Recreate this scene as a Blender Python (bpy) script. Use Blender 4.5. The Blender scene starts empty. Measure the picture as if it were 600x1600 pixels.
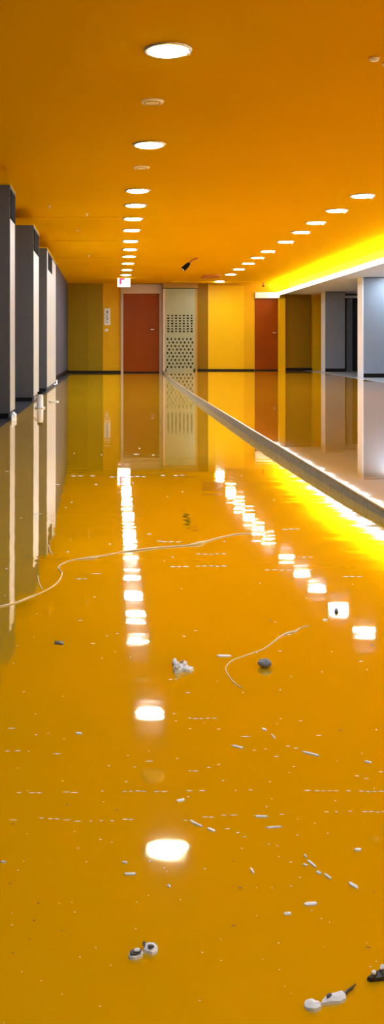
import bpy, bmesh, math, random
from mathutils import Vector, Matrix
random.seed(4)
sc = bpy.context.scene
C = sc.collection
F, VX, VY, HC, H = 1500.0, 165.0, 545.0, 0.65, 2.6
YB = 28.68
PI = math.pi

# ------------------------------------------------------------ materials
def mat(name, col, rough=0.5, spec=0.5, coat=0.0, coat_rough=0.05, metal=0.0, var=0.06, scale=6.0, bump=0.0, bscale=40.0):
    m = bpy.data.materials.new(name); m.use_nodes = True
    nt = m.node_tree; b = nt.nodes['Principled BSDF']
    b.inputs['Roughness'].default_value = rough
    b.inputs['Specular IOR Level'].default_value = spec
    b.inputs['Coat Weight'].default_value = coat
    b.inputs['Coat Roughness'].default_value = coat_rough
    b.inputs['Coat IOR'].default_value = 1.7
    b.inputs['Metallic'].default_value = metal
    tc = nt.nodes.new('ShaderNodeTexCoord')
    n = nt.nodes.new('ShaderNodeTexNoise'); n.inputs['Scale'].default_value = scale; n.inputs['Detail'].default_value = 4
    nt.links.new(tc.outputs['Object'], n.inputs['Vector'])
    r = nt.nodes.new('ShaderNodeMapRange')
    r.inputs['To Min'].default_value = 1 - var; r.inputs['To Max'].default_value = 1 + var
    nt.links.new(n.outputs['Fac'], r.inputs['Value'])
    mx = nt.nodes.new('ShaderNodeMix'); mx.data_type = 'RGBA'; mx.blend_type = 'MULTIPLY'
    mx.inputs['Factor'].default_value = 1
    mx.inputs['A'].default_value = (*col, 1)
    nt.links.new(r.outputs['Result'], mx.inputs['B'])
    nt.links.new(mx.outputs['Result'], b.inputs['Base Color'])
    if bump:
        n2 = nt.nodes.new('ShaderNodeTexNoise'); n2.inputs['Scale'].default_value = bscale; n2.inputs['Detail'].default_value = 3
        nt.links.new(tc.outputs['Object'], n2.inputs['Vector'])
        bp = nt.nodes.new('ShaderNodeBump'); bp.inputs['Strength'].default_value = 1; bp.inputs['Distance'].default_value = bump
        nt.links.new(n2.outputs['Fac'], bp.inputs['Height'])
        nt.links.new(bp.outputs['Normal'], b.inputs['Normal'])
    return m

def emit(name, col, s):
    m = bpy.data.materials.new(name); m.use_nodes = True
    b = m.node_tree.nodes['Principled BSDF']
    b.inputs['Base Color'].default_value = (*[min(1, c) for c in col], 1)
    b.inputs['Emission Color'].default_value = (*col, 1)
    b.inputs['Emission Strength'].default_value = s
    return m

def floor_mat(name, col, wave=0.0008, speck=True, rough=0.22, coat_rough=0.025):
    m = mat(name, col, rough=.02, spec=0.0, metal=0.42, coat=1.0, coat_rough=coat_rough, var=0.05, scale=1.3)
    nt = m.node_tree; b = nt.nodes['Principled BSDF']
    tc = nt.nodes.new('ShaderNodeTexCoord')
    # trowel waves in the cured resin, stretched across the hall
    mp = nt.nodes.new('ShaderNodeMapping'); mp.inputs['Scale'].default_value = (1.6, 5.0, 1)
    n1 = nt.nodes.new('ShaderNodeTexNoise'); n1.inputs['Scale'].default_value = 1.0; n1.inputs['Detail'].default_value = 2.5
    nt.links.new(tc.outputs['Object'], mp.inputs['Vector']); nt.links.new(mp.outputs['Vector'], n1.inputs['Vector'])
    bp = nt.nodes.new('ShaderNodeBump'); bp.inputs['Strength'].default_value = 1; bp.inputs['Distance'].default_value = wave
    nt.links.new(n1.outputs['Fac'], bp.inputs['Height'])
    # fine orange peel
    n2 = nt.nodes.new('ShaderNodeTexNoise'); n2.inputs['Scale'].default_value = 260; n2.inputs['Detail'].default_value = 2
    nt.links.new(tc.outputs['Object'], n2.inputs['Vector'])
    b2 = nt.nodes.new('ShaderNodeBump'); b2.inputs['Strength'].default_value = 1; b2.inputs['Distance'].default_value = 0.000006
    nt.links.new(n2.outputs['Fac'], b2.inputs['Height']); nt.links.new(bp.outputs['Normal'], b2.inputs['Normal'])
    nt.links.new(b2.outputs['Normal'], b.inputs['Normal'])
    nt.links.new(bp.outputs['Normal'], b.inputs['Coat Normal'])
    if speck:   # scattered dark grit embedded in the resin
        v = nt.nodes.new('ShaderNodeTexVoronoi'); v.inputs['Scale'].default_value = 16
        nt.links.new(tc.outputs['Object'], v.inputs['Vector'])
        wn = nt.nodes.new('ShaderNodeMath'); wn.operation = 'LESS_THAN'; wn.inputs[1].default_value = 0.05
        nt.links.new(v.outputs['Distance'], wn.inputs[0])
        sp = nt.nodes.new('ShaderNodeSeparateColor'); nt.links.new(v.outputs['Color'], sp.inputs['Color'])
        g = nt.nodes.new('ShaderNodeMath'); g.operation = 'GREATER_THAN'; g.inputs[1].default_value = 0.9
        nt.links.new(sp.outputs['Red'], g.inputs[0])
        k = nt.nodes.new('ShaderNodeMath'); k.operation = 'MULTIPLY'
        nt.links.new(wn.outputs[0], k.inputs[0]); nt.links.new(g.outputs[0], k.inputs[1])
        k2 = nt.nodes.new('ShaderNodeMath'); k2.operation = 'MULTIPLY'; k2.inputs[1].default_value = 0.6
        nt.links.new(k.outputs[0], k2.inputs[0])
        mx = nt.nodes.new('ShaderNodeMix'); mx.data_type = 'RGBA'
        old = b.inputs['Base Color'].links[0].from_socket
        nt.links.new(k2.outputs[0], mx.inputs['Factor']); nt.links.new(old, mx.inputs['A'])
        mx.inputs['B'].default_value = (0.25, 0.10, 0.01, 1)
        nt.links.new(mx.outputs['Result'], b.inputs['Base Color'])
    return m

M = dict(
    floor=floor_mat('yellow_resin', (0.92, 0.55, 0.001)),
    floor2=floor_mat('amber_resin', (0.80, 0.38, 0.004), wave=0.0003),
    tile=mat('pale_blue_grey_terrazzo', (0.42, 0.47, 0.55), rough=0.18, var=0.15, scale=14),
    gutter=mat('dark_slate_strip', (0.035, 0.045, 0.06), rough=0.25, var=0.3, scale=5),
    riser=mat('sandy_slab_edge', (0.40, 0.41, 0.43), rough=0.5, var=0.6, scale=30, bump=0.004, bscale=30),
    joint=mat('pale_metal_joint', (0.8, 0.75, 0.68), rough=0.3, metal=0.6),
    ceil=mat('orange_ceiling_paint', (0.74, 0.44, 0.003), rough=0.6, spec=0.0, var=0.03, scale=0.9, bump=0.0006, bscale=7),
    ceil_dark=mat('dark_orange_ceiling_paint', (0.45, 0.15, 0.01), rough=0.6),
    wall=mat('amber_wall_paint', (0.74, 0.43, 0.003), rough=0.45, spec=.12, var=0.04),
    bright=mat('bright_yellow_wall_paint', (0.82, 0.52, 0.003), rough=0.4, spec=.12, var=0.04),
    cove=mat('lemon_cove_paint', (0.95, 0.62, 0.004), rough=0.5, var=0.03),
    olive=mat('olive_wall_bay', (0.32, 0.225, 0.002), rough=0.45, spec=.12, var=0.08),
    olive2=mat('dark_olive_wall_bay', (0.29, 0.195, 0.002), rough=0.45, spec=.12, var=0.08),
    brown=mat('olive_brown_wall_paint', (0.27, 0.145, 0.002), rough=0.45, spec=.12, var=0.08),
    ochre=mat('ochre_paint', (0.40, 0.22, 0.015), rough=0.5),
    door=mat('russet_door_laminate', (0.27, 0.055, 0.0), rough=0.35, spec=.1, var=0.08, scale=3),
    frame=mat('pale_door_frame', (0.55, 0.44, 0.33), rough=0.35, var=0.05),
    base=mat('charcoal_skirting', (0.012, 0.011, 0.012), rough=0.6, spec=.1),
    pgrey=mat('charcoal_brown_panel', (0.11, 0.115, 0.135), rough=0.5, spec=.2, var=0.1),
    pblue=mat('slate_blue_plaster', (0.09, 0.10, 0.15), rough=0.6, spec=.1, var=0.08),
    pcool=mat('cool_grey_panel', (0.24, 0.28, 0.35), rough=0.45, var=0.06),
    beige=mat('pale_beige_cladding', (0.52, 0.56, 0.62), rough=0.45, spec=.2, var=0.05),
    black=mat('black_plastic', (0.01, 0.01, 0.01), rough=0.8, spec=0.05),
    dark=mat('dark_brown_panelling', (0.03, 0.022, 0.018), rough=0.4, var=0.3),
    white=mat('white_paint', (0.84, 0.88, 0.94), rough=0.4, var=0.03),
    soffit=mat('white_soffit_paint', (0.68, 0.80, 0.97), rough=0.5, var=0.03),
    screen=mat('grey_green_panel', (0.33, 0.35, 0.20), rough=0.45, var=0.05),
    plate=mat('buff_ceiling_plate', (0.98, 0.92, 0.75), rough=0.4),
    steel=mat('brushed_steel', (0.7, 0.7, 0.72), rough=0.25, metal=0.9),
    paper=mat('white_paper', (0.9, 0.93, 0.98), rough=0.6, var=0.08, scale=60),
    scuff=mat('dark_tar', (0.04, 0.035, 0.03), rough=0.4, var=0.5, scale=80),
    chip=mat('white_paint_chip', (0.98, 0.98, 0.98), rough=0.5, var=0.01),
    cord=mat('cream_cord', (0.95, 0.85, 0.6), rough=0.5),
    red=emit('red_sign_film', (1.0, 0.01, 0.05), 1.6),
    pink=emit('pink_sign_film', (1.0, 0.25, 0.35), 2.2),
    signface=emit('lit_sign_face', (1.0, 0.9, 0.9), 4.0),
    lens=emit('lit_lamp_lens', (0.76, 0.90, 1.0), 38.0),
    strip=emit('lit_strip_lens', (0.98, 0.98, 1.0), 4.0),
    cove_led=emit('lit_cove_tape', (1.0, 0.88, 0.55), 26.0),
)

# ------------------------------------------------------------ mesh helpers
def box(bm, x0, x1, y0, y1, z0, z1, bev=0.0):
    r = bmesh.ops.create_cube(bm, size=1.0)
    vs = r['verts']
    for v in vs:
        v.co = Vector((x0 + (v.co.x + .5) * (x1 - x0), y0 + (v.co.y + .5) * (y1 - y0), z0 + (v.co.z + .5) * (z1 - z0)))
    if bev:
        es = list({e for v in vs for e in v.link_edges})
        bmesh.ops.bevel(bm, geom=es, offset=bev, segments=2, affect='EDGES', profile=0.5)
def cyl(bm, x, y, z0, z1, r0, r1=None, seg=32):
    r1 = r0 if r1 is None else r1
    bmesh.ops.create_cone(bm, cap_ends=True, segments=seg, radius1=r0, radius2=r1, depth=z1 - z0,
                          matrix=Matrix.Translation((x, y, (z0 + z1) / 2)))
def lathe(bm, prof, x=0, y=0, z=0, seg=40):
    rings = []
    for r, h in prof:
        rings.append([bm.verts.new((x + r * math.cos(2*PI*k/seg), y + r * math.sin(2*PI*k/seg), z + h)) for k in range(seg)])
    for a, b in zip(rings, rings[1:]):
        for k in range(seg):
            bm.faces.new((a[k], a[(k+1) % seg], b[(k+1) % seg], b[k]))
    for rg in (rings[0], rings[-1]):
        if (rg[0].co - rg[seg//2].co).length > 1e-5: bm.faces.new(rg)
def tube(bm, pts, radii, seg=6):
    rings = []
    n = len(pts)
    for i, p in enumerate(pts):
        d = (pts[min(i+1, n-1)] - pts[max(i-1, 0)]).normalized()
        u = d.cross(Vector((0, 0, 1)))
        if u.length < 1e-3: u = Vector((1, 0, 0))
        u.normalize(); w = u.cross(d)
        rings.append([bm.verts.new(p + (u*math.cos(2*PI*k/seg) + w*math.sin(2*PI*k/seg)) * radii[i]) for k in range(seg)])
    for a, b in zip(rings, rings[1:]):
        for k in range(seg): bm.faces.new((a[k], a[(k+1) % seg], b[(k+1) % seg], b[k]))
    bm.faces.new(rings[0]); bm.faces.new(rings[-1])
def obj(name, bm, m, parent=None, smooth=False):
    bmesh.ops.recalc_face_normals(bm, faces=bm.faces)
    me = bpy.data.meshes.new(name); bm.to_mesh(me); bm.free()
    if smooth:
        for p in me.polygons: p.use_smooth = True
    me.materials.append(m)
    o = bpy.data.objects.new(name, me); C.objects.link(o)
    if parent is not None: o.parent = parent
    return o
def bobj(name, m, args, parent=None, bev=0.0):
    bm = bmesh.new(); box(bm, *args, bev=bev); return obj(name, bm, m, parent)
def struct(o): o['kind'] = 'structure'; return o
def tag(o, label, cat, group=None):
    o['label'] = label; o['category'] = cat
    if group: o['group'] = group
    return o
def thing(name, label, cat, loc=(0, 0, 0), group=None):
    o = bpy.data.objects.new(name, None); C.objects.link(o); o.location = loc
    return tag(o, label, cat, group)
def bx(x): return (x - VX) * YB / F           # position along the end wall
def bz(y): return HC + (VY - y) * YB / F

# ------------------------------------------------------------ floor
SP = [(0, 0), (1.15, 0), (1.3, 10), (1.5, 30), (1.7, 42), (2.2, 48), (3, 50), (3.6, 50), (4.8, 27), (5.5, 18), (6.6, 10), (8, 3), (10, 0), (40, 0)]
def lerp(tab, y):
    if y <= tab[0][0]: return tab[0][1]
    for (a, s), (b, t) in zip(tab, tab[1:]):
        if y <= b: return s + (t - s) * (y - a) / (b - a)
    return tab[-1][1]
ys = [-3.0 + 0.06 * i for i in range(int((YB + 3) / 0.06) + 1)] + [YB]
ZT = []
z = 0.0; py = ys[0]
for y in ys:
    z -= lerp(SP, (y + py) / 2) / 3000.0 * (y - py); py = y; ZT.append((y, z))
def zf(y): return lerp(ZT, y)
JX = [(-3, 1.12), (3.9, 1.13), (7.6, 1.17), (13.9, 1.26), (20, 1.40), (YB, 1.70)]
def jx(y): return lerp(JX, y)
EDGE = -0.955
def fl(px, py):                                # floor point seen at a pixel of the near slab
    Y = HC * F / (py - VY)
    for _ in range(8): Y = (HC - zf(Y)) * F / (py - VY)
    return Vector(((px - VX) * Y / F, Y, zf(Y)))

bm = bmesh.new(); rows = []
for y, zz in ZT:
    rows.append([bm.verts.new((EDGE + (jx(y) - EDGE) * k / 4, y, zz)) for k in range(5)])
for a, b in zip(rows, rows[1:]):
    for k in range(4): bm.faces.new((a[k], a[k+1], b[k+1], b[k]))
top_f = list(bm.faces)
low = [[bm.verts.new((r[0].co.x, r[0].co.y, r[0].co.z - .15)), bm.verts.new((r[4].co.x, r[4].co.y, r[4].co.z - .15))] for r in rows]
for (a, b, r, s) in zip(low, low[1:], rows, rows[1:]):
    bm.faces.new((a[0], a[1], b[1], b[0])); bm.faces.new((r[0], s[0], b[0], a[0])); bm.faces.new((r[4], a[1], b[1], s[4]))
bmesh.ops.recalc_face_normals(bm, faces=bm.faces)
floor = struct(obj('floor', bm, M['floor']))
for p in floor.data.polygons: p.use_smooth = abs(p.normal.z) > .9 and p.center.z > -.1
# keep the sides crisp
bpy_mesh = floor.data
for e in bpy_mesh.edges:
    a, b = [bpy_mesh.vertices[i].co for i in e.vertices]
    if abs(a.y - b.y) > .01 and ((abs(a.x - EDGE) < 1e-4 and abs(b.x - EDGE) < 1e-4) or (abs(a.x - jx(a.y)) < 1e-3 and abs(b.x - jx(b.y)) < 1e-3)):
        e.use_edge_sharp = True

def prism(bm, poly, z0, z1):
    lo = [bm.verts.new((x, y, z0)) for x, y in poly]; hi = [bm.verts.new((x, y, z1)) for x, y in poly]
    bm.faces.new(lo); bm.faces.new(hi)
    n = len(poly)
    for i in range(n): bm.faces.new((lo[i], lo[(i+1) % n], hi[(i+1) % n], hi[i]))
tl = [(5.0, -3), (5.33, 18.4), (5.80, 27.0), (5.85, YB)]
jy = [-3, 3.9, 7.6, 13.9, 20, YB]
bm = bmesh.new(); prism(bm, [(jx(y) + .012, y) for y in jy] + [(x, y) for x, y in reversed(tl)], -.2, 0)
f2 = struct(obj('floor', bm, M['floor2']))
bm = bmesh.new()
for a, b in zip(jy, jy[1:]):
    n = 8
    for i in range(n):
        y0, y1 = a + (b - a) * i / n, a + (b - a) * (i + 1) / n
        prism(bm, [(jx(y0), y0), (jx(y0) + .012, y0), (jx(y1) + .012, y1), (jx(y1), y1)], -.2, -.004)
obj('slab_edge', bm, M['riser'], f2)
bm = bmesh.new()
for a, b in zip(jy, jy[1:]):
    prism(bm, [(jx(a) - .002, a), (jx(a) + .012, a), (jx(b) + .012, b), (jx(b) - .002, b)], -.004, .003)
obj('joint_strip', bm, M['joint'], f2)
bm = bmesh.new(); prism(bm, tl + [(8.6, YB), (8.6, -3)], -.2, -.001)
struct(obj('floor', bm, M['tile']))
bm = bmesh.new()
for (a, za), (b, zb) in zip(ZT[::6], ZT[6::6]):
    v = [bm.verts.new(c) for c in ((-2.1, a, za - .008), (EDGE, a, za - .008), (EDGE, b, zb - .008), (-2.1, b, zb - .008))]
    w = [bm.verts.new((q.co.x, q.co.y, q.co.z - .1)) for q in v]
    bm.faces.new(v); bm.faces.new(w)
    for i in range(4): bm.faces.new((v[i], v[(i+1) % 4], w[(i+1) % 4], w[i]))
struct(obj('floor', bm, M['gutter']))
Z0 = zf(28)

# ------------------------------------------------------------ ceiling, cove and soffit
bm = bmesh.new(); box(bm, -2.1, 5.45, -3, YB + .2, H, H + .1)
ceiling = struct(obj('ceiling', bm, M['ceil']))
LX = 5.16
struct(bobj('trim_1', M['cove'], (5.42, 5.50, -3, YB, 2.30, H)))                 # upstand behind the cove
sf = struct(bobj('ceiling', M['soffit'], (LX + .0, 8.6, -3, YB, 2.27, 2.31)))     # dropped soffit
struct(bobj('trim_2', M['white'], (LX - .03, LX, -3, YB, 2.235, 2.345)))           # lip
ls = thing('strip_light', 'long white lit strip running along the lip of the dropped soffit', 'light', (LX - .03, 13, 2.29))
bobj('diffuser', M['strip'], (-.018, 0, -15.9, YB - 13.02, -.055, .035), ls)
bobj('channel', M['dark'], (-.022, 0, -15.9, YB - 13.02, .036, .046), ls)
ct = bobj('cove_light_tape', M['cove_led'], (LX + .05, LX + .075, -3, YB - .05, 2.312, 2.322))
tag(ct, 'glowing tape hidden in the cove behind the soffit lip', 'light')
struct(bobj('trim_3', M['ceil'], (bx(265), bx(435), YB - 1.0, YB - .9, 2.565, H)))
struct(bobj('trim_4', M['ceil_dark'], (2.60, 3.05, 25.2, 26.3, 2.57, H)))
for i, yy in enumerate((14.2, 17.3, 20.6, 22.3)):
    struct(bobj('trim_%d' % (5 + i), M['ceil'], (-2.0, .2 if i < 3 else 1.6, yy, yy + .10, 2.59, H)))

# ------------------------------------------------------------ walls
struct(bobj('wall_left', M['pblue'], (-2.3, -2.1, -3, 20.5, -.25, H + .1)))
w2 = struct(bobj('wall_left', M['pblue'], (-2.3, -1.13, 20.5, YB + .1, -.25, H)))
struct(bobj('baseboard_left', M['base'], (-1.13, -1.115, 20.5, YB, Z0 - .01, Z0 + .10)))
struct(bobj('wall_right', M['pcool'], (8.6, 8.8, -3, YB, -.2, 2.5)))
struct(bobj('wall_front', M['pblue'], (-2.3, 8.8, -3.2, -3, -.25, H + .1)))
# end wall and its coloured bays (each a few centimetres proud or recessed)
wb = struct(bobj('wall_back', M['wall'], (-2.3, 8.8, YB, YB + .2, -.25, H + .1)))
def bay(px0, px1, py0, py1, m, d, name='wall_panel'):
    return bobj(name, m, (bx(px0), bx(px1), YB - d, YB, bz(py1) if py1 < 578 else (Z0 if px0 < 250 else 0), bz(py0)), wb)
bay(106, 137, 443, 580, M['olive2'], .02); bay(137, 161, 443, 580, M['olive'], .03)  # two bays in a darker olive than the wall
bay(308, 325, 443, 580, M['brown'], .03)
bay(325, 381, 446, 580, M['bright'], .05)
bay(381, 397.5, 446, 580, M['wall'], .03)
bay(434, 445, 466, 580, M['bright'], .10)
bay(445, 486, 460, 580, M['brown'], .03)
bay(397.5, 436, 457, 466, M['white'], .14)
bay(254, 308, 443, 451, M['ochre'], .30)
struct(bobj('baseboard_back', M['base'], (-1.13, bx(189), YB - .045, YB, Z0 - .01, Z0 + .06)))
struct(bobj('baseboard_back', M['base'], (bx(308), bx(397), YB - .07, YB, 0, .045)))
struct(bobj('baseboard_back', M['base'], (bx(445), bx(487), YB - .05, YB, 0, .08)))

# doors
def door(name, x0, x1, top, zb, handle_px, fr=True):
    d = struct(bobj(name, M['door'], (bx(x0), bx(x1), YB - .03, YB + .02, zb, bz(top)), bev=.004))
    if fr:
        bm = bmesh.new()
        box(bm, bx(x0) - .075, bx(x0), YB - .07, YB, zb, bz(top))
        box(bm, bx(x1), bx(x1) + .085, YB - .07, YB, zb, bz(top))
        box(bm, bx(x0) - .075, bx(x1) + .085, YB - .07, YB, bz(top), bz(444.5))
        obj('door_frame', bm, M['frame'], d)
    bobj('threshold', M['base'], (bx(x0), bx(x1), YB - .05, YB, zb, zb + .03), d)
    if handle_px:
        hx, hz = bx(handle_px[0]), bz(handle_px[1])
        bm = bmesh.new()
        box(bm, hx - .05, hx + .05, YB - .085, YB - .07, hz - .012, hz + .012, bev=.004)
        box(bm, hx + .03, hx + .05, YB - .085, YB - .03, hz - .012, hz + .012)
        obj('door_handle', bm, M['steel'], d)
    return d
door('door_1', 192.5, 249, 459, Z0, (238, 515))
door('door_2', 398, 433.5, 467, 0, (428, 520), fr=False)

# sign and switch on the end wall
s = thing('wall_sign', 'narrow white notice plate with dark markings left of the russet door', 'sign', (bx(167.5), YB, bz(495)))
bobj('plate', M['paper'], (-.09, .09, -.02, 0, -.25, .25), s, bev=.004)
bm = bmesh.new()
box(bm, -.03, .03, -.026, -.02, .10, .18)
for k in range(6):
    box(bm, -.05 + .015 * (k % 2), .05 - .02 * ((k + 1) % 3), -.026, -.02, .04 - k * .045, .062 - k * .045)
obj('marking', bm, M['pcool'], s)
s = thing('light_switch', 'small cream wall switch below the white notice plate', 'switch', (bx(166.5), YB, bz(516)))
bobj('plate', M['white'], (-.05, .05, -.015, 0, -.035, .035), s, bev=.004)
bobj('rocker', M['white'], (-.018, .018, -.022, -.015, -.02, .02), s, bev=.002)

# perforated screen panel
yp = YB - .30
def px_(x): return (x - VX) * yp / F
def pz_(y): return HC + (VY - y) * yp / F
sp_ = thing('perforated_screen', 'tall pale grey-green screen with pierced pattern right of the russet door', 'screen', (px_(281), yp, 0))
ox = px_(281)
bobj('side_return', M['frame'], (px_(254.5) - ox, px_(258) - ox, 0, .28, 0, pz_(451)), sp_)
bobj('side_return', M['ochre'], (px_(305) - ox, px_(308.5) - ox, 0, .28, 0, pz_(451)), sp_)
bobj('backing', M['black'], (px_(258) - ox, px_(305) - ox, .06, .08, 0, pz_(451)), sp_)
def pierced(x0, x1, z0, z1, nx, nz, fx, fz, stag):
    """plate made of bars round a regular set of real openings"""
    bm = bmesh.new()
    cw, ch = (x1 - x0) / nx, (z1 - z0) / nz
    for j in range(nz):
        a, b = z0 + j * ch, z0 + (j + 1) * ch
        hz = ch * fz / 2; c = (a + b) / 2
        box(bm, x0, x1, 0, .02, a, c - hz); box(bm, x0, x1, 0, .02, c + hz, b)
        xs = [x0]
        for i in range(nx):
            k = x0 + (i + .5 + (stag * .22 * (1 if j % 2 else -1))) * cw
            w = cw * fx / 2 * (1 + .25 * math.sin(i * 2.3 + j * 1.7))
            xs += [k - w, k + w]
        xs.append(x1)
        for q in range(0, len(xs), 2): box(bm, xs[q], xs[q+1], 0, .02, c - hz, c + hz)
    return bm
L, R = px_(258) - ox, px_(305) - ox
bobj('top_panel', M['screen'], (L, R, 0, .02, pz_(491), pz_(451)), sp_)
obj('grille', pierced(px_(260) - ox, px_(302.5) - ox, pz_(520), pz_(491), 7, 7, .52, .55, 0), M['screen'], sp_)
bobj('rail', M['screen'], (L, R, 0, .02, pz_(527), pz_(520)), sp_)
obj('grille', pierced(px_(260) - ox, px_(302.5) - ox, .06, pz_(527), 7, 9, .40, .52, 1), M['screen'], sp_)
bm = bmesh.new()
box(bm, L, px_(260) - ox, 0, .02, 0, pz_(527)); box(bm, px_(302.5) - ox, R, 0, .02, 0, pz_(527))
box(bm, L, px_(260) - ox, 0, .02, pz_(520), pz_(491)); box(bm, px_(302.5) - ox, R, 0, .02, pz_(520), pz_(491))
box(bm, L, R, 0, .02, 0, .06)
obj('border', bm, M['screen'], sp_)

# ------------------------------------------------------------ pillars on the left
def pillar(y0, y1, label, x1=-1.0, top=2.36, vent=1.0):
    zb = zf(y0) - .008
    t = thing('pillar', label, 'pillar', (x1, y0, zb), 'charcoal pillars along the left side')
    h = top - zb
    bobj('core', M['pgrey'], (-.95, -.015, .0, y1 - y0, 0, h), t, bev=.006)
    d = y1 - y0
    # side face towards the hall: thin frame, recessed black box near the top, pale cladding below
    bobj('cladding', M['beige'], (-.015, .0, .02, d - .02, .06, h - (.34 if vent > .5 else .03)), t, bev=.003)
    bm = bmesh.new()
    box(bm, -.015, .004, 0, .02, 0, h); box(bm, -.015, .004, d - .02, d, .0, h); box(bm, -.015, .004, .02, d - .02, h - .03, h)
    obj('edge_trim', bm, M['pgrey'], t)
    bobj('vent_cover', M['black'], (-.015, .008, (.02 + d * .12), (.02 + d * .12) + (d * .88 - .05) * vent, h - .33, h - .04), t, bev=.003)
    bobj('plinth', M['base'], (-.95, -.016, -.008, 0, 0, .05), t)
    bobj('cap', M['ceil'], (-.96, .006, -.004, d + .004, h, h + .02), t)
    return t
pillar(10.0, 10.6, 'charcoal pillar nearest the camera with pale cladding strip, cut by the left edge')
pillar(13.27, 14.4, 'middle charcoal pillar with pale cladding and black top cover, behind the nearest pillar', vent=.8)
pillar(16.3, 19.3, 'farthest and longest charcoal pillar, just before the slate blue wall', vent=.45)

# ------------------------------------------------------------ right side pillars and doorway
def fin(name, x0, x1, y0, y1, label, top=2.27):
    t = thing(name, label, 'pillar', (x0, y0, 0))
    w, d = x1 - x0, y1 - y0
    bobj('front_panel', M['pcool'], (.03, w, 0, d, .09, top - .02), t, bev=.004)
    bobj('edge_panel', M['white'], (0, .03, 0, d, .0, top), t, bev=.003)
    bobj('plinth', M['base'], (.03, w, .01, d, 0, .09), t)
    bobj('head_trim', M['dark'], (.03, w, .01, d, top - .02, top), t)
fin('pillar', 5.80, 8.0, 21.7, 22.1, 'large cool grey pillar with a lit white edge, cut by the right picture edge')
fin('pillar', bx(489), bx(525) - .1, 27.2, 27.6, 'smaller cool grey pillar with white edge left of the dark doorway')
dw = thing('dark_doorway', 'dark brown recess with pale post between the two cool grey pillars', 'doorway', (7.1, YB - .9, 0))
bobj('panelling', M['dark'], (-.75, 1.2, .42, .5, .0, 2.26), dw)
bm = bmesh.new()
for k in range(8): box(bm, -.6 + k * .17, -.6 + k * .17 + .03, .38, .42, .05, 2.0)
obj('batten', bm, M['dark'], dw)
bobj('post', M['pcool'], (-.10, .04, .0, .12, 0, 2.1), dw, bev=.005)
bobj('head_bar', M['white'], (-.35, .32, -.02, .06, 2.12, 2.19), dw, bev=.004)
bobj('bracket', M['white'], (-.37, -.31, -.02, .06, 2.13, 2.26), dw, bev=.003)

# ------------------------------------------------------------ lamps
def make_lamp():
    t = bpy.data.objects.new('recessed_downlight', None); C.objects.link(t)
    bm = bmesh.new()
    lathe(bm, [(.128, 0), (.158, 0), (.160, -.006), (.154, -.014), (.134, -.016), (.128, -.010), (.128, 0)])
    obj('trim_ring', bm, M['steel'], t, smooth=True)
    bm = bmesh.new()
    lathe(bm, [(.129, -.002), (.129, -.016), (.118, -.021), (.07, -.024), (.03, -.025), (0.002, -.0255)])
    obj('lens', bm, M['lens'], t, smooth=True)
    return t
def dup(root, loc):
    r = root.copy(); C.objects.link(r); r.location = loc
    for ch in list(root.children):
        c = ch.copy(); C.objects.link(c); c.parent = r
    return r
proto = make_lamp(); first = True
def lamp(x, y, label, group, z=H):
    global first
    o = proto if first else dup(proto, (x, y, z)); first = False
    o.location = (x, y, z); tag(o, label, 'ceiling light', group)
    return o
# left row: pixel row of each lit lamp
order = ['nearest', 'second', 'third', 'fourth', 'fifth', 'sixth', 'seventh', 'eighth', 'ninth', 'tenth', 'eleventh', 'twelfth']
left = [(262, 77), (233, 225), (215, 297), (212, 320), (208, 341), (205.5, 359), (204, 376), (203, 389), (201.5, 400), (200, 411), (198, 421), (197, 429)]
l1 = None
for i, (a, b) in enumerate(left):
    Y = (H - HC) * F / (VY - b)
    o = lamp((a - VX) * Y / F, Y, 'lit round downlight, %s from the camera in the left row over the floor' % order[i], 'lit downlights in the left row')
    if i == 0: l1 = o
bm = bmesh.new()
box(bm, .118, .150, -.02, .02, -.035, -.008, bev=.004); box(bm, .105, .125, -.008, .008, -.045, -.03, bev=.003)
obj('spring_clip', bm, M['steel'], l1)
for y in (3.4, .6): lamp(.41, y, 'lit round downlight in the left row, overhead in front of the view', 'lit downlights above the camera')
right = [(566, 305), (526, 328), (493, 347), (470, 362), (446, 377), (418, 392), (402, 402), (388, 411), (373, 420), (360, 428), (343, 439)]
for i, (a, b) in enumerate(right):
    Y = (H - HC) * F / (VY - b)
    lamp((a - VX) * Y / F, Y, 'lit round downlight, %s from the camera in the diagonal right row' % order[i], 'lit downlights in the right row')
for y in (9.4, 6.6, 3.8): lamp(3.24, y, 'lit round downlight in the right row, beyond the picture edge', 'right row downlights beyond the picture edge')
# soffit lamps beyond the right edge
for y in (8, 13, 18.5, 21.2): lamp(6.5, y, 'lit round downlight in the white soffit beyond the right edge', 'soffit downlights', z=2.27)

# unlit ceiling plates
def plate(px, py, r, label):
    Y = (H - HC) * F / (VY - py)
    t = thing('ceiling_plate', label, 'ceiling plate', ((px - VX) * Y / F, Y, H))
    bm = bmesh.new(); lathe(bm, [(r, 0), (r, -.006), (r * .93, -.014), (r * .7, -.016), (.002, -.016)])
    obj('cover', bm, M['plate'], t, smooth=True)
    bm = bmesh.new(); lathe(bm, [(r * .72, -.0155), (r * .72, -.019), (r * .64, -.019), (r * .64, -.0155)])
    obj('groove_ring', bm, M['ochre'], t, smooth=True)
plate(238, 158, .092, 'unlit round buff ceiling plate between the nearest two left-row lamps')
plate(221, 261, .088, 'unlit round buff ceiling plate between second and third left-row lamps')
def sensor(px, py, r, label):
    Y = (H - HC) * F / (VY - py)
    t = thing('ceiling_sensor', label, 'sensor', ((px - VX) * Y / F, Y, H))
    bm = bmesh.new(); lathe(bm, [(r, 0), (r, -.01), (r * .8, -.022), (.002, -.026)])
    obj('dome', bm, M['plate'], t, smooth=True)
    bm = bmesh.new(); lathe(bm, [(r * 1.05, 0), (r * 1.25, 0), (r * 1.22, -.006), (r * 1.05, -.006), (r * 1.05, 0)])
    obj('collar', bm, M['ceil'], t, smooth=True)
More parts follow.
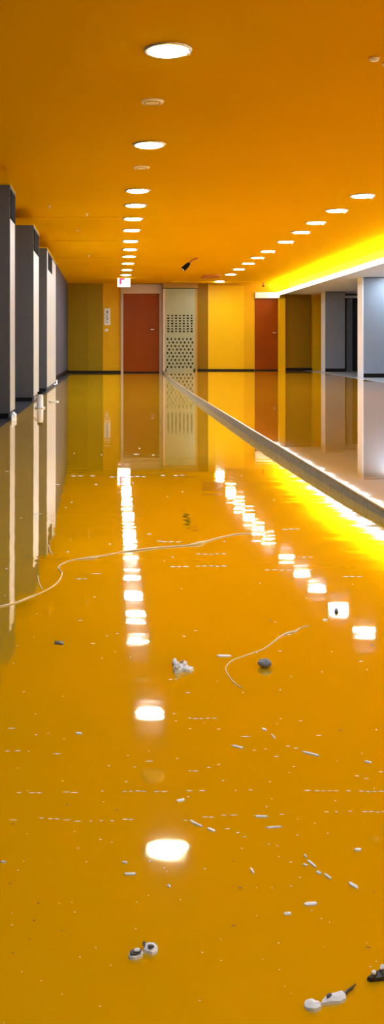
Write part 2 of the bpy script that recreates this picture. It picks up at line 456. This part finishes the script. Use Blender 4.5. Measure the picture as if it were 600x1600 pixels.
sensor(585, 90, .034, 'small domed ceiling sensor near the upper right corner')
sensor(600, 98, .012, 'tiny ceiling button cut by the right picture edge, beside the domed sensor')
for (a, b, d) in ((77, 322, 'nearest of the tiny pale ceiling sprinklers above the pillars'), (136, 334, 'tiny pale ceiling sprinkler right of and beyond the nearest one'),
               (121, 359, 'middle-distance tiny pale ceiling sprinkler left of the lamps'), (139, 399, 'farthest tiny pale ceiling sprinkler left of the lamps')):
    Y = (H - HC) * F / (VY - b)
    t = thing('sprinkler', d, 'sprinkler', ((a - VX) * Y / F, Y, H))
    bm = bmesh.new(); lathe(bm, [(.022, 0), (.022, -.005), (.008, -.008), (.008, -.025), (.016, -.028), (.002, -.03)]); obj('head', bm, M['plate'], t)

# track spotlight hanging from the ceiling
Y = 20.6
t = thing('ceiling_spotlight', 'small dark spotlight on a slanting arm hanging from the orange ceiling', 'spotlight', ((308 - VX) * Y / F, Y, H))
def loc(px, py, dy=0): return Vector(((px - 308) * Y / F, dy, HC + (VY - py) * Y / F - H))
bm = bmesh.new(); cyl(bm, 0, 0, -.02, 0, .04); obj('base', bm, M['ceil_dark'], t)
bm = bmesh.new(); tube(bm, [Vector((0, 0, -.01)), loc(301, 406), loc(293, 414)], [.022, .022, .022], 8); obj('arm', bm, M['ceil_dark'], t)
bm = bmesh.new(); tube(bm, [loc(296, 411), loc(292, 415), loc(286, 421)], [.03, .05, .055], 16); obj('lamp_head', bm, M['black'], t)
bm = bmesh.new(); tube(bm, [loc(286.5, 420.5), loc(285.3, 421.8)], [.047, .044], 16); obj('lens', bm, M['steel'], t)
# small fitting at the end of the back ceiling trim
t = thing('ceiling_hook', 'small dark fitting hanging at the right end of the back ceiling trim', 'fitting', (bx(410.5) * .97, YB - .95, 2.565))
bm = bmesh.new(); cyl(bm, 0, 0, -.09, 0, .02, .03, 12); obj('stem', bm, M['ceil_dark'], t)
bm = bmesh.new(); lathe(bm, [(.002, -.12), (.035, -.115), (.035, -.09), (.002, -.085)]); obj('knob', bm, M['black'], t)

# exit sign
Y = 26.6
t = thing('exit_sign', 'glowing white sign with red symbol above the left of the russet door', 'sign', ((193.5 - VX) * Y / F, Y, HC + (VY - 440.5) * Y / F))
bobj('housing', M['white'], (-.175, .175, -.0, .06, -.14, .14), t, bev=.006)
bobj('lit_panel', M['signface'], (-.165, .165, -.008, 0, -.13, .13), t)
bm = bmesh.new(); box(bm, -.125, -.065, -.014, -.008, -.08, .10); box(bm, -.065, .03, -.014, -.008, .05, .10); obj('red_symbol', bm, M['red'], t)
bobj('pink_symbol', M['pink'], (-.065, .03, -.014, -.008, -.08, .05), t)
for hx in (-.1, .1):
    bm = bmesh.new(); cyl(bm, hx, .03, .14, H - t.location.z, .008, seg=10); obj('hanger', bm, M['steel'], t)

# ------------------------------------------------------------ things on the floor
# white container at the foot of the middle pillar
p = fl(62.5, 638)
t = thing('bottle', 'small white bottle with black cap standing at the foot of the middle pillar', 'bottle', p)
bm = bmesh.new(); lathe(bm, [(.002, 0), (.062, 0), (.062, .012), (.040, .022), (.038, .15), (.03, .165), (.028, .17), (.002, .17)]); obj('body', bm, M['paper'], t, smooth=True)
bm = bmesh.new(); lathe(bm, [(.002, .17), (.03, .17), (.03, .2), (.002, .2)]); obj('cap', bm, M['black'], t)
bm = bmesh.new(); tube(bm, [Vector((-.035, 0, .14)), Vector((-.06, 0, .13)), Vector((-.065, 0, .10))], [.012, .012, .01], 8); obj('handle', bm, M['paper'], t)

def blob(name, pts, thick, m, label=None, cat=None, parent=None, base=None, lift=0.0):
    """flat crumpled piece from an outline in photo pixels, lying on the floor with real thickness"""
    w = [fl(a, b) for a, b in pts]
    c = base or sum(w, Vector()) / len(w)
    bm = bmesh.new(); n = len(w)
    lo = [bm.verts.new((q.x - c.x, q.y - c.y, q.z - c.z + lift)) for q in w]
    hi = [bm.verts.new(((q.x - c.x) * .94, (q.y - c.y) * .94, q.z - c.z + lift + thick * random.uniform(.6, 1.2))) for q in w]
    if parent is not None:
        for v, q in zip(hi, w): v.co.x = q.x - c.x; v.co.y = q.y - c.y
    mid = bm.verts.new((sum(v.co.x for v in hi) / n, sum(v.co.y for v in hi) / n, lift + thick * 1.5 + sum(q.z - c.z for q in w) / n))
    for i in range(n):
        j = (i + 1) % n
        bm.faces.new((lo[i], lo[j], hi[j], hi[i])); bm.faces.new((hi[i], hi[j], mid))
    bm.faces.new(lo)
    o = obj(name, bm, m, parent)
    if parent is None:
        o.location = c; tag(o, label, cat)
    return o, c
def ell(cx, cy, a, b, rot=0, n=14, jit=.06):
    r = math.radians(rot); out = []
    for k in range(n):
        t_ = 2 * PI * k / n; q = 1 + random.uniform(-jit, jit)
        x, y = a * math.cos(t_) * q, b * math.sin(t_) * q
        out.append((cx + x * math.cos(r) - y * math.sin(r), cy + x * math.sin(r) + y * math.cos(r)))
    return out
blob('paper_scrap', ell(489, 1573, 14, 8.5, 8), .003, M['paper'], 'pale oval paper scrap, lowest piece of litter on the yellow floor', 'paper scrap')
o, c = blob('torn_wrapper', [(500, 1572), (503, 1565), (512, 1556), (524, 1553), (535, 1552), (541, 1558), (540, 1564), (533, 1568), (518, 1570), (507, 1571)], .003, M['paper'],
            'white torn wrapper with dark slit and thin tail beside the pale oval scrap', 'wrapper')
blob('dark_slit', ell(514, 1563, 5, 2.6, -35, 10), .0012, M['scuff'], parent=o, base=c, lift=.0046)
blob('tail', [(536, 1556), (540, 1551), (548, 1546), (556, 1541), (551, 1547), (544, 1553), (539, 1558)], .002, M['scuff'], parent=o, base=c, lift=.001)
o, c = blob('crumpled_foil', [(573, 1532), (580, 1526), (590, 1522), (597, 1517), (606, 1517), (608, 1530), (598, 1533), (588, 1534), (580, 1535)], .005, M['scuff'],
            'dark crumpled foil with white flecks at the lower right picture edge', 'foil')
blob('white_fleck', ell(584, 1531, 4, 2.6), .002, M['paper'], parent=o, base=c, lift=.007)
blob('white_fleck', ell(598, 1524, 5, 3, -30), .002, M['paper'], parent=o, base=c, lift=.008)
o, c = blob('plastic_lid', ell(212, 1494, 12, 6, -12, 20, .02), .003, M['paper'], 'small white lid with dark ring lying left of the curled peel', 'lid')
blob('dark_ring', ell(212, 1494, 9.5, 4.5, -12, 18, .02), .001, M['scuff'], parent=o, base=c, lift=.0046)
blob('white_centre', ell(214, 1494, 5, 2.6, -8, 14, .02), .0012, M['paper'], parent=o, base=c, lift=.0062)
o, c = blob('curled_peel', [(223, 1488), (225, 1479), (232, 1477), (241, 1479), (247, 1484), (245, 1490), (238, 1493), (230, 1491)], .004, M['paper'],
            'curled white peel with dark spot lying right of the small ringed lid', 'peel')
blob('dark_spot', ell(236, 1488, 5, 2.6), .001, M['scuff'], parent=o, base=c, lift=.0062)
blob('dark_end', ell(225, 1484, 2.6, 3.6), .001, M['scuff'], parent=o, base=c, lift=.0062)
# crumpled cluster
o, c = blob('crumpled_tissue', [(268, 1036), (275, 1035), (281, 1041), (290, 1040), (296, 1045), (303, 1047), (297, 1050), (286, 1049), (280, 1052), (273, 1053), (270, 1048), (272, 1044)], .006, M['paper'],
            'crumpled bluish white tissue lying right of the left-row lamp reflections', 'tissue')
for a, b in ((273, 1040), (280, 1047), (289, 1044), (276, 1050)):
    blob('fold', ell(a, b, 3.2, 2.2, random.uniform(-40, 40), 8, .3), .006, M['paper'], parent=o, base=c, lift=.007)
blob('painted_fold_shadow', ell(284, 1042, 3, 1.2), .001, M['scuff'], parent=o, base=c, lift=.010)  # dark blob painting the shade between the tissue's folds
# pebble
p = fl(414, 1042)
bm = bmesh.new(); bmesh.ops.create_icosphere(bm, subdivisions=3, radius=1)
for v in bm.verts:
    k = 1 + .18 * math.sin(v.co.x * 5 + 1) * math.cos(v.co.y * 4); v.co = Vector((v.co.x * .014 * k, v.co.y * .012 * k, (v.co.z + .95) * .008 * k))
pe = obj('pebble', bm, M['pcool'], smooth=True); pe.location = p; tag(pe, 'small grey pebble lying right of the curled thin cord', 'pebble')
blob('label_scrap', [(85, 1002.5), (99, 1003.5), (99, 1007.5), (85, 1006.5)], .002, M['scuff'], 'small dark rectangular scrap lying left of the lamp reflections', 'scrap')
blob('dark_lump', ell(525.5, 956, 3, 3.6, -30), .006, M['scuff'], 'tiny dark lump lying beside a lamp reflection in the right row', 'lump')
blob('paper_ball', ell(21, 655, 5, 3.5, 0, 12, .3), .05, M['paper'], 'crumpled white paper at the foot of the nearest pillar', 'paper')
blob('white_piece', [(75, 603), (80, 598), (90, 594), (90, 600), (84, 602), (78, 604)], .02, M['paper'], 'flat white piece at the foot of the farthest pillar', 'paper')  # thin white piece with an irregular outline
# small white ring near the farthest pillar
p = fl(84, 628); bm = bmesh.new()
lathe(bm, [(.035, 0), (.07, 0), (.07, .012), (.035, .012), (.035, 0)], seg=24)
o = obj('ring', bm, M['paper'], smooth=False); o.location = p; tag(o, 'small white ring on the floor in front of the farthest pillar', 'ring')

def smooth_path(pts, n=7):
    out = []
    for i in range(len(pts) - 1):
        p0, p1, p2, p3 = pts[max(i-1, 0)], pts[i], pts[i+1], pts[min(i+2, len(pts)-1)]
        for k in range(n):
            t_ = k / n
            out.append(tuple(.5 * ((2*p1[j]) + (-p0[j]+p2[j])*t_ + (2*p0[j]-5*p1[j]+4*p2[j]-p3[j])*t_**2 + (-p0[j]+3*p1[j]-3*p2[j]+p3[j])*t_**3) for j in range(3)))
    out.append(pts[-1]); return out
def cord(name, pts, label, cat='cord', m='cord'):
    P = smooth_path(pts); w = []; r = []
    for a, b, q in P:
        v = fl(a, b); rr = q * v.y / F; w.append(Vector((v.x, v.y, v.z + rr * .6))); r.append(rr)
    bm = bmesh.new(); tube(bm, w, r, 8)
    tag(obj(name, bm, M[m], smooth=True), label, cat)
cord('cord', [(-4, 949, 1.3), (22, 943, 1.3), (48, 933, 1.2), (65, 926, .6), (80, 918, .7), (92, 908, .9), (97, 896, .9), (91, 888, .9), (98, 881, .8), (115, 875, .7), (145, 872, 1.8), (158, 869, .9), (190, 863, .9), (215, 860, 1.5), (250, 856, 1.3), (290, 853, 1.2), (312, 850, 2.6), (324, 846, 1.3), (345, 840, 1.0), (370, 835, 1.0), (392, 834, .8)],
     'long wavy cream cord lying across the yellow floor from the left edge')
cord('cord', [(378, 1075, .7), (368, 1069, .9), (357, 1056, .9), (353, 1044, .9), (362, 1033, .8), (385, 1024, .8), (410, 1015, .8), (425, 1005, .9), (437, 996, 1.2), (450, 990, 1.8), (462, 987, 1.6), (470, 981, .7), (482, 978, .7)],
     'hook-shaped thin cream cord curling beside the grey pebble')
cord('cord', [(76, 852, .7), (78, 860, .9), (82, 867, .7)], 'tiny cream cord offcut above the bend of the long wavy cord')
cord('cord', [(59, 900, .6), (61, 911, .8), (66, 921, .6)], 'short curved cream cord offcut left of the long cord bend')

# larger white paint chips, one by one (x, y, length, angle, thickness, where it lies)
chips = [(350, 1025, 24, 1, 3, 'straight white paint chip between the crumpled tissue and the hooked cord'),
    (203, 1366, 20, 1, 3.2, 'long white paint chip just below the nearest lamp reflection'),
    (195, 1348, 9, 2, 2.6, 'short white paint chip left of the nearest lamp reflection'),
    (264, 1385, 6, 20, 3, 'dot of white paint right of and below the nearest lamp reflection'),
    (5, 1347, 9, 0, 2.4, 'white paint chip at the left picture edge'),
    (394, 1361, 10, 60, 4, 'lone upright white paint chip at the centre of the near floor'),
    (477, 1338, 6, 40, 3, 'uppermost chip of the broken slanting white trail at lower right'),
    (487, 1350, 19, 38, 3.2, 'longest chip in the broken slanting white trail at lower right'),
    (477, 1352, 8, 10, 2.6, 'small chip beside the upper end of the slanting white trail'),
    (498, 1364, 9, 15, 3.4, 'middle chip of the slanting white trail at lower right'),
    (512, 1370, 14, 32, 3.4, 'lower chip of the slanting white trail at lower right'),
    (552, 1384, 18, 28, 4.4, 'white paint chip past the lower end of the slanting trail'),
    (559, 1328, 12, -5, 4, 'white paint chip by the right edge above the slanting trail'),
    (485, 1413, 22, -4, 5, 'thick white paint chip below the slanting white trail'),
    (449, 1428, 13, -2, 4.2, 'white paint chip left of and below the thick chip'),
    (282, 1251, 14, -10, 4, 'ragged white paint chip right of the near floor between two scratch lines'),
    (307, 1288, 22, 22, 2.8, 'upper of two slanting chips right of the nearest lamp reflection'),
    (330, 1297, 14, 18, 3.4, 'lower of two slanting chips right of the nearest lamp reflection'),
    (428, 1293, 26, -4, 2.2, 'thin arched white chip below the lower scratch line'),
    (408, 1276, 22, 2, 2.8, 'white chip lying on the lower scratch line right of centre'),
    (485, 1178, 30, 14, 2.4, 'long thin white sliver at the lower end of the middle slanting trail'),
    (371, 1167, 20, 14, 2.6, 'short white sliver left of the middle slanting trail'),
    (427, 1151, 10, 45, 2.4, 'steep white sliver on the middle slanting trail'),
    (413, 1140, 8, 20, 2.6, 'white sliver at the top of the middle slanting trail'),
    (575, 1191, 12, 8, 2.6, 'upper white sliver by the right picture edge'),
    (123, 1146, 11, 4, 2.6, 'lone white sliver at left on the middle floor'),
    (508, 969, 8, 0, 3, 'white dot just below a right-row lamp reflection')]
for a, b, l, ang, th, lab in chips:
    r = math.radians(ang); dx, dy = math.cos(r) * l / 2, math.sin(r) * l / 2; nx, ny = -math.sin(r) * th / 2, math.cos(r) * th / 2
    pts = [(a - dx, b - dy - ny * .3), (a - dx * .6 + nx, b - dy * .6 + ny), (a + dx * .5 + nx, b + dy * .5 + ny), (a + dx, b + dy + ny * .4),
           (a + dx * .8 - nx * .7, b + dy * .8 - ny * .7), (a - dx * .5 - nx, b - dy * .5 - ny)]
    o, c = blob('paint_chip', pts, .0015, M['chip'], lab, 'paint chip')
    o['group'] = 'white paint chips on the yellow floor'

# fine scratches, dashes and specks, plus painted reflection lines of the ceiling edge
fine = [(18,1138,14),(75,1146,3),(12,1174,10),(28,1174,12),(45,1175,4),(89,1178,15),(100,1155,3),(170,1197,4),(210,1199,5),(197,1222,4),(200,1181,4),(232,1190,12),(277,1186,4),(272,1116,5),(275,1127,3),(297,1122,7),(297,1139,5),(297,1205,7),
 (30,1239,10),(56,1239,24),(110,1238.5,28),(160,1237,5),(200,1237,40),(245,1237,55),(305,1236,30),(368,1235,4),(391,1235,8),(480,1236,12),(520,1236,60),(580,1237,40),
 (20,1282,14),(65,1279,8),(84,1280,20),(105,1282,16),(120,1284,12),(142,1284,4),(158,1283,6),(175,1283,6),(200,1281,20),(295,1282,20),(325,1277,20),(350,1274,12),(365,1274,14),(440,1273,8),(510,1269,8),(526,1269,6),(547,1268,8),(585,1269,40),
 (355,1296,8),(372,1302,6),(320,1123,40),(342,1140,6),(384,1151,18),(450,1166,8),(462,1170,8),(398,1173,8),(432,1183,8),(415,1171,4),(470,1127,7),(498,1150,10),(595,1206,8),(558,1213,8),(572,1217,8),(342,1195,6),(326,1200,6),(306,1205,12),(459,1198,4),(422,1222,4),(524,1252,3),
 (157,1312,4),(122,1326,4),(135,1347,4),(214,1410,3),(232,1400,3),(117,1426,4),(212,1452,2),(175,1317,3),(372,1301,7),(382,1308,6),(433,1322,4),(454,1348,5),(487,1423,4),(502,1436,3),(515,1441,2),(469,1372,4),(425,1388,3),(512,1302,3),(125,1496,3),
 (145,1006,8),(125,970,8),(288,995,6),(306,986,7),(267,1062,8),(293,1083,7),(298,1047,6),(228,1003,5),(183,990,4),(167,994,4),(37,1081,4),(503,1050,3),(452,992,8),(437,1017,6),(564,1034,7),(573,1046,4),(438,1078,4),(233,835,8),(250,846,12),(268,847,34),(112,785,5),(103,793,5),(11,736,6),(172,850,5),
 (481,871,20),(480,891,20),(545,901,40),(435,891,44),(455,827,30),(330,866,50),(280,886,30),(213,710,12),(150,757,6),(330,885,50),(128,905,20),(150,897,18),(90,757,8),(60,803,14),(270,743,40),(200,745,60),(130,744,40)]  # last entries paint the ceiling edge's reflection as pale dashes
for _ in range(110):
    b = 700 + 900 * random.random() ** .9; fine.append((random.uniform(0, 600), b, random.choice((1.5, 2, 2, 3, 4))))
bm = bmesh.new()
for a, b, l in fine:
    w = fl(a, b)
    if w.x > jx(w.y) - .02 or w.x < EDGE + .02: continue
    
    L2 = l * w.y / F / 2; k = w.y ** 2 / (HC * F)      # metres per pixel in depth
    n = max(1, int(l / 10)); x = w.x - L2
    for i in range(n):
        if n > 2 and random.random() < .12: x += 2 * L2 / n; continue
        yy = w.y + random.uniform(-.5, .5) * k; hw = k * random.uniform(.4, .8)
        x1 = x + 2 * L2 / n * random.uniform(.85, 1.15)
        zz = max(zf(yy - hw), zf(yy + hw)) + .0006
        v = [bm.verts.new(q) for q in ((x, yy, zz), ((x + x1) / 2, yy - hw, zz), (x1, yy, zz), ((x + x1) / 2, yy + hw, zz))]
        bm.faces.new(v); x += 2 * L2 / n
o = obj('scratch_reflection_marks', bm, M['chip'], floor); o['kind'] = 'stuff'
bm = bmesh.new()
for a, b, l in ((60,1412,4),(16,1381,5),(53,1439,5),(46,1468,4),(105,1258,4),(183,1266,4),(21,1288,4),(375,1388,8),(365,1447,8),(575,1481,10),(584,1394,3),(423,970,4),(581,1008,6),(532,1141,4),(365,1347,3),(97,1455,3),(112,1461,3),(20,1490,4)):
    w = fl(a, b); L2 = l * w.y / F / 2; k = w.y ** 2 / (HC * F)
    zz = w.z + .0008
    v = [bm.verts.new(q) for q in ((w.x - L2, w.y, zz), (w.x, w.y - k, zz), (w.x + L2, w.y - .4 * k, zz), (w.x, w.y + k * .8, zz))]
    bm.faces.new(v)
o = obj('dark_scuffs', bm, M['scuff'], floor); o['kind'] = 'stuff'

# ------------------------------------------------------------ world, camera, view
w = bpy.data.worlds.new('World'); sc.world = w; w.use_nodes = True
w.node_tree.nodes['Background'].inputs[0].default_value = (1, .85, .6, 1)
w.node_tree.nodes['Background'].inputs[1].default_value = .1
cam = bpy.data.cameras.new('Camera'); co = bpy.data.objects.new('Camera', cam); C.objects.link(co)
co.location = (0, 0, HC); co.rotation_euler = (PI / 2, 0, 0)
cam.sensor_fit = 'VERTICAL'; cam.sensor_height = 24; cam.sensor_width = 9
cam.lens = F * 24 / 1600
cam.shift_x = (300 - VX) / 1600; cam.shift_y = -(800 - VY) / 1600
cam.clip_start = .02; cam.clip_end = 100
sc.camera = co
sc.view_settings.view_transform = 'Standard'; sc.view_settings.look = 'None'
sc.view_settings.gamma = 1; sc.view_settings.use_curve_mapping = False
sc.view_settings.exposure = 2.0
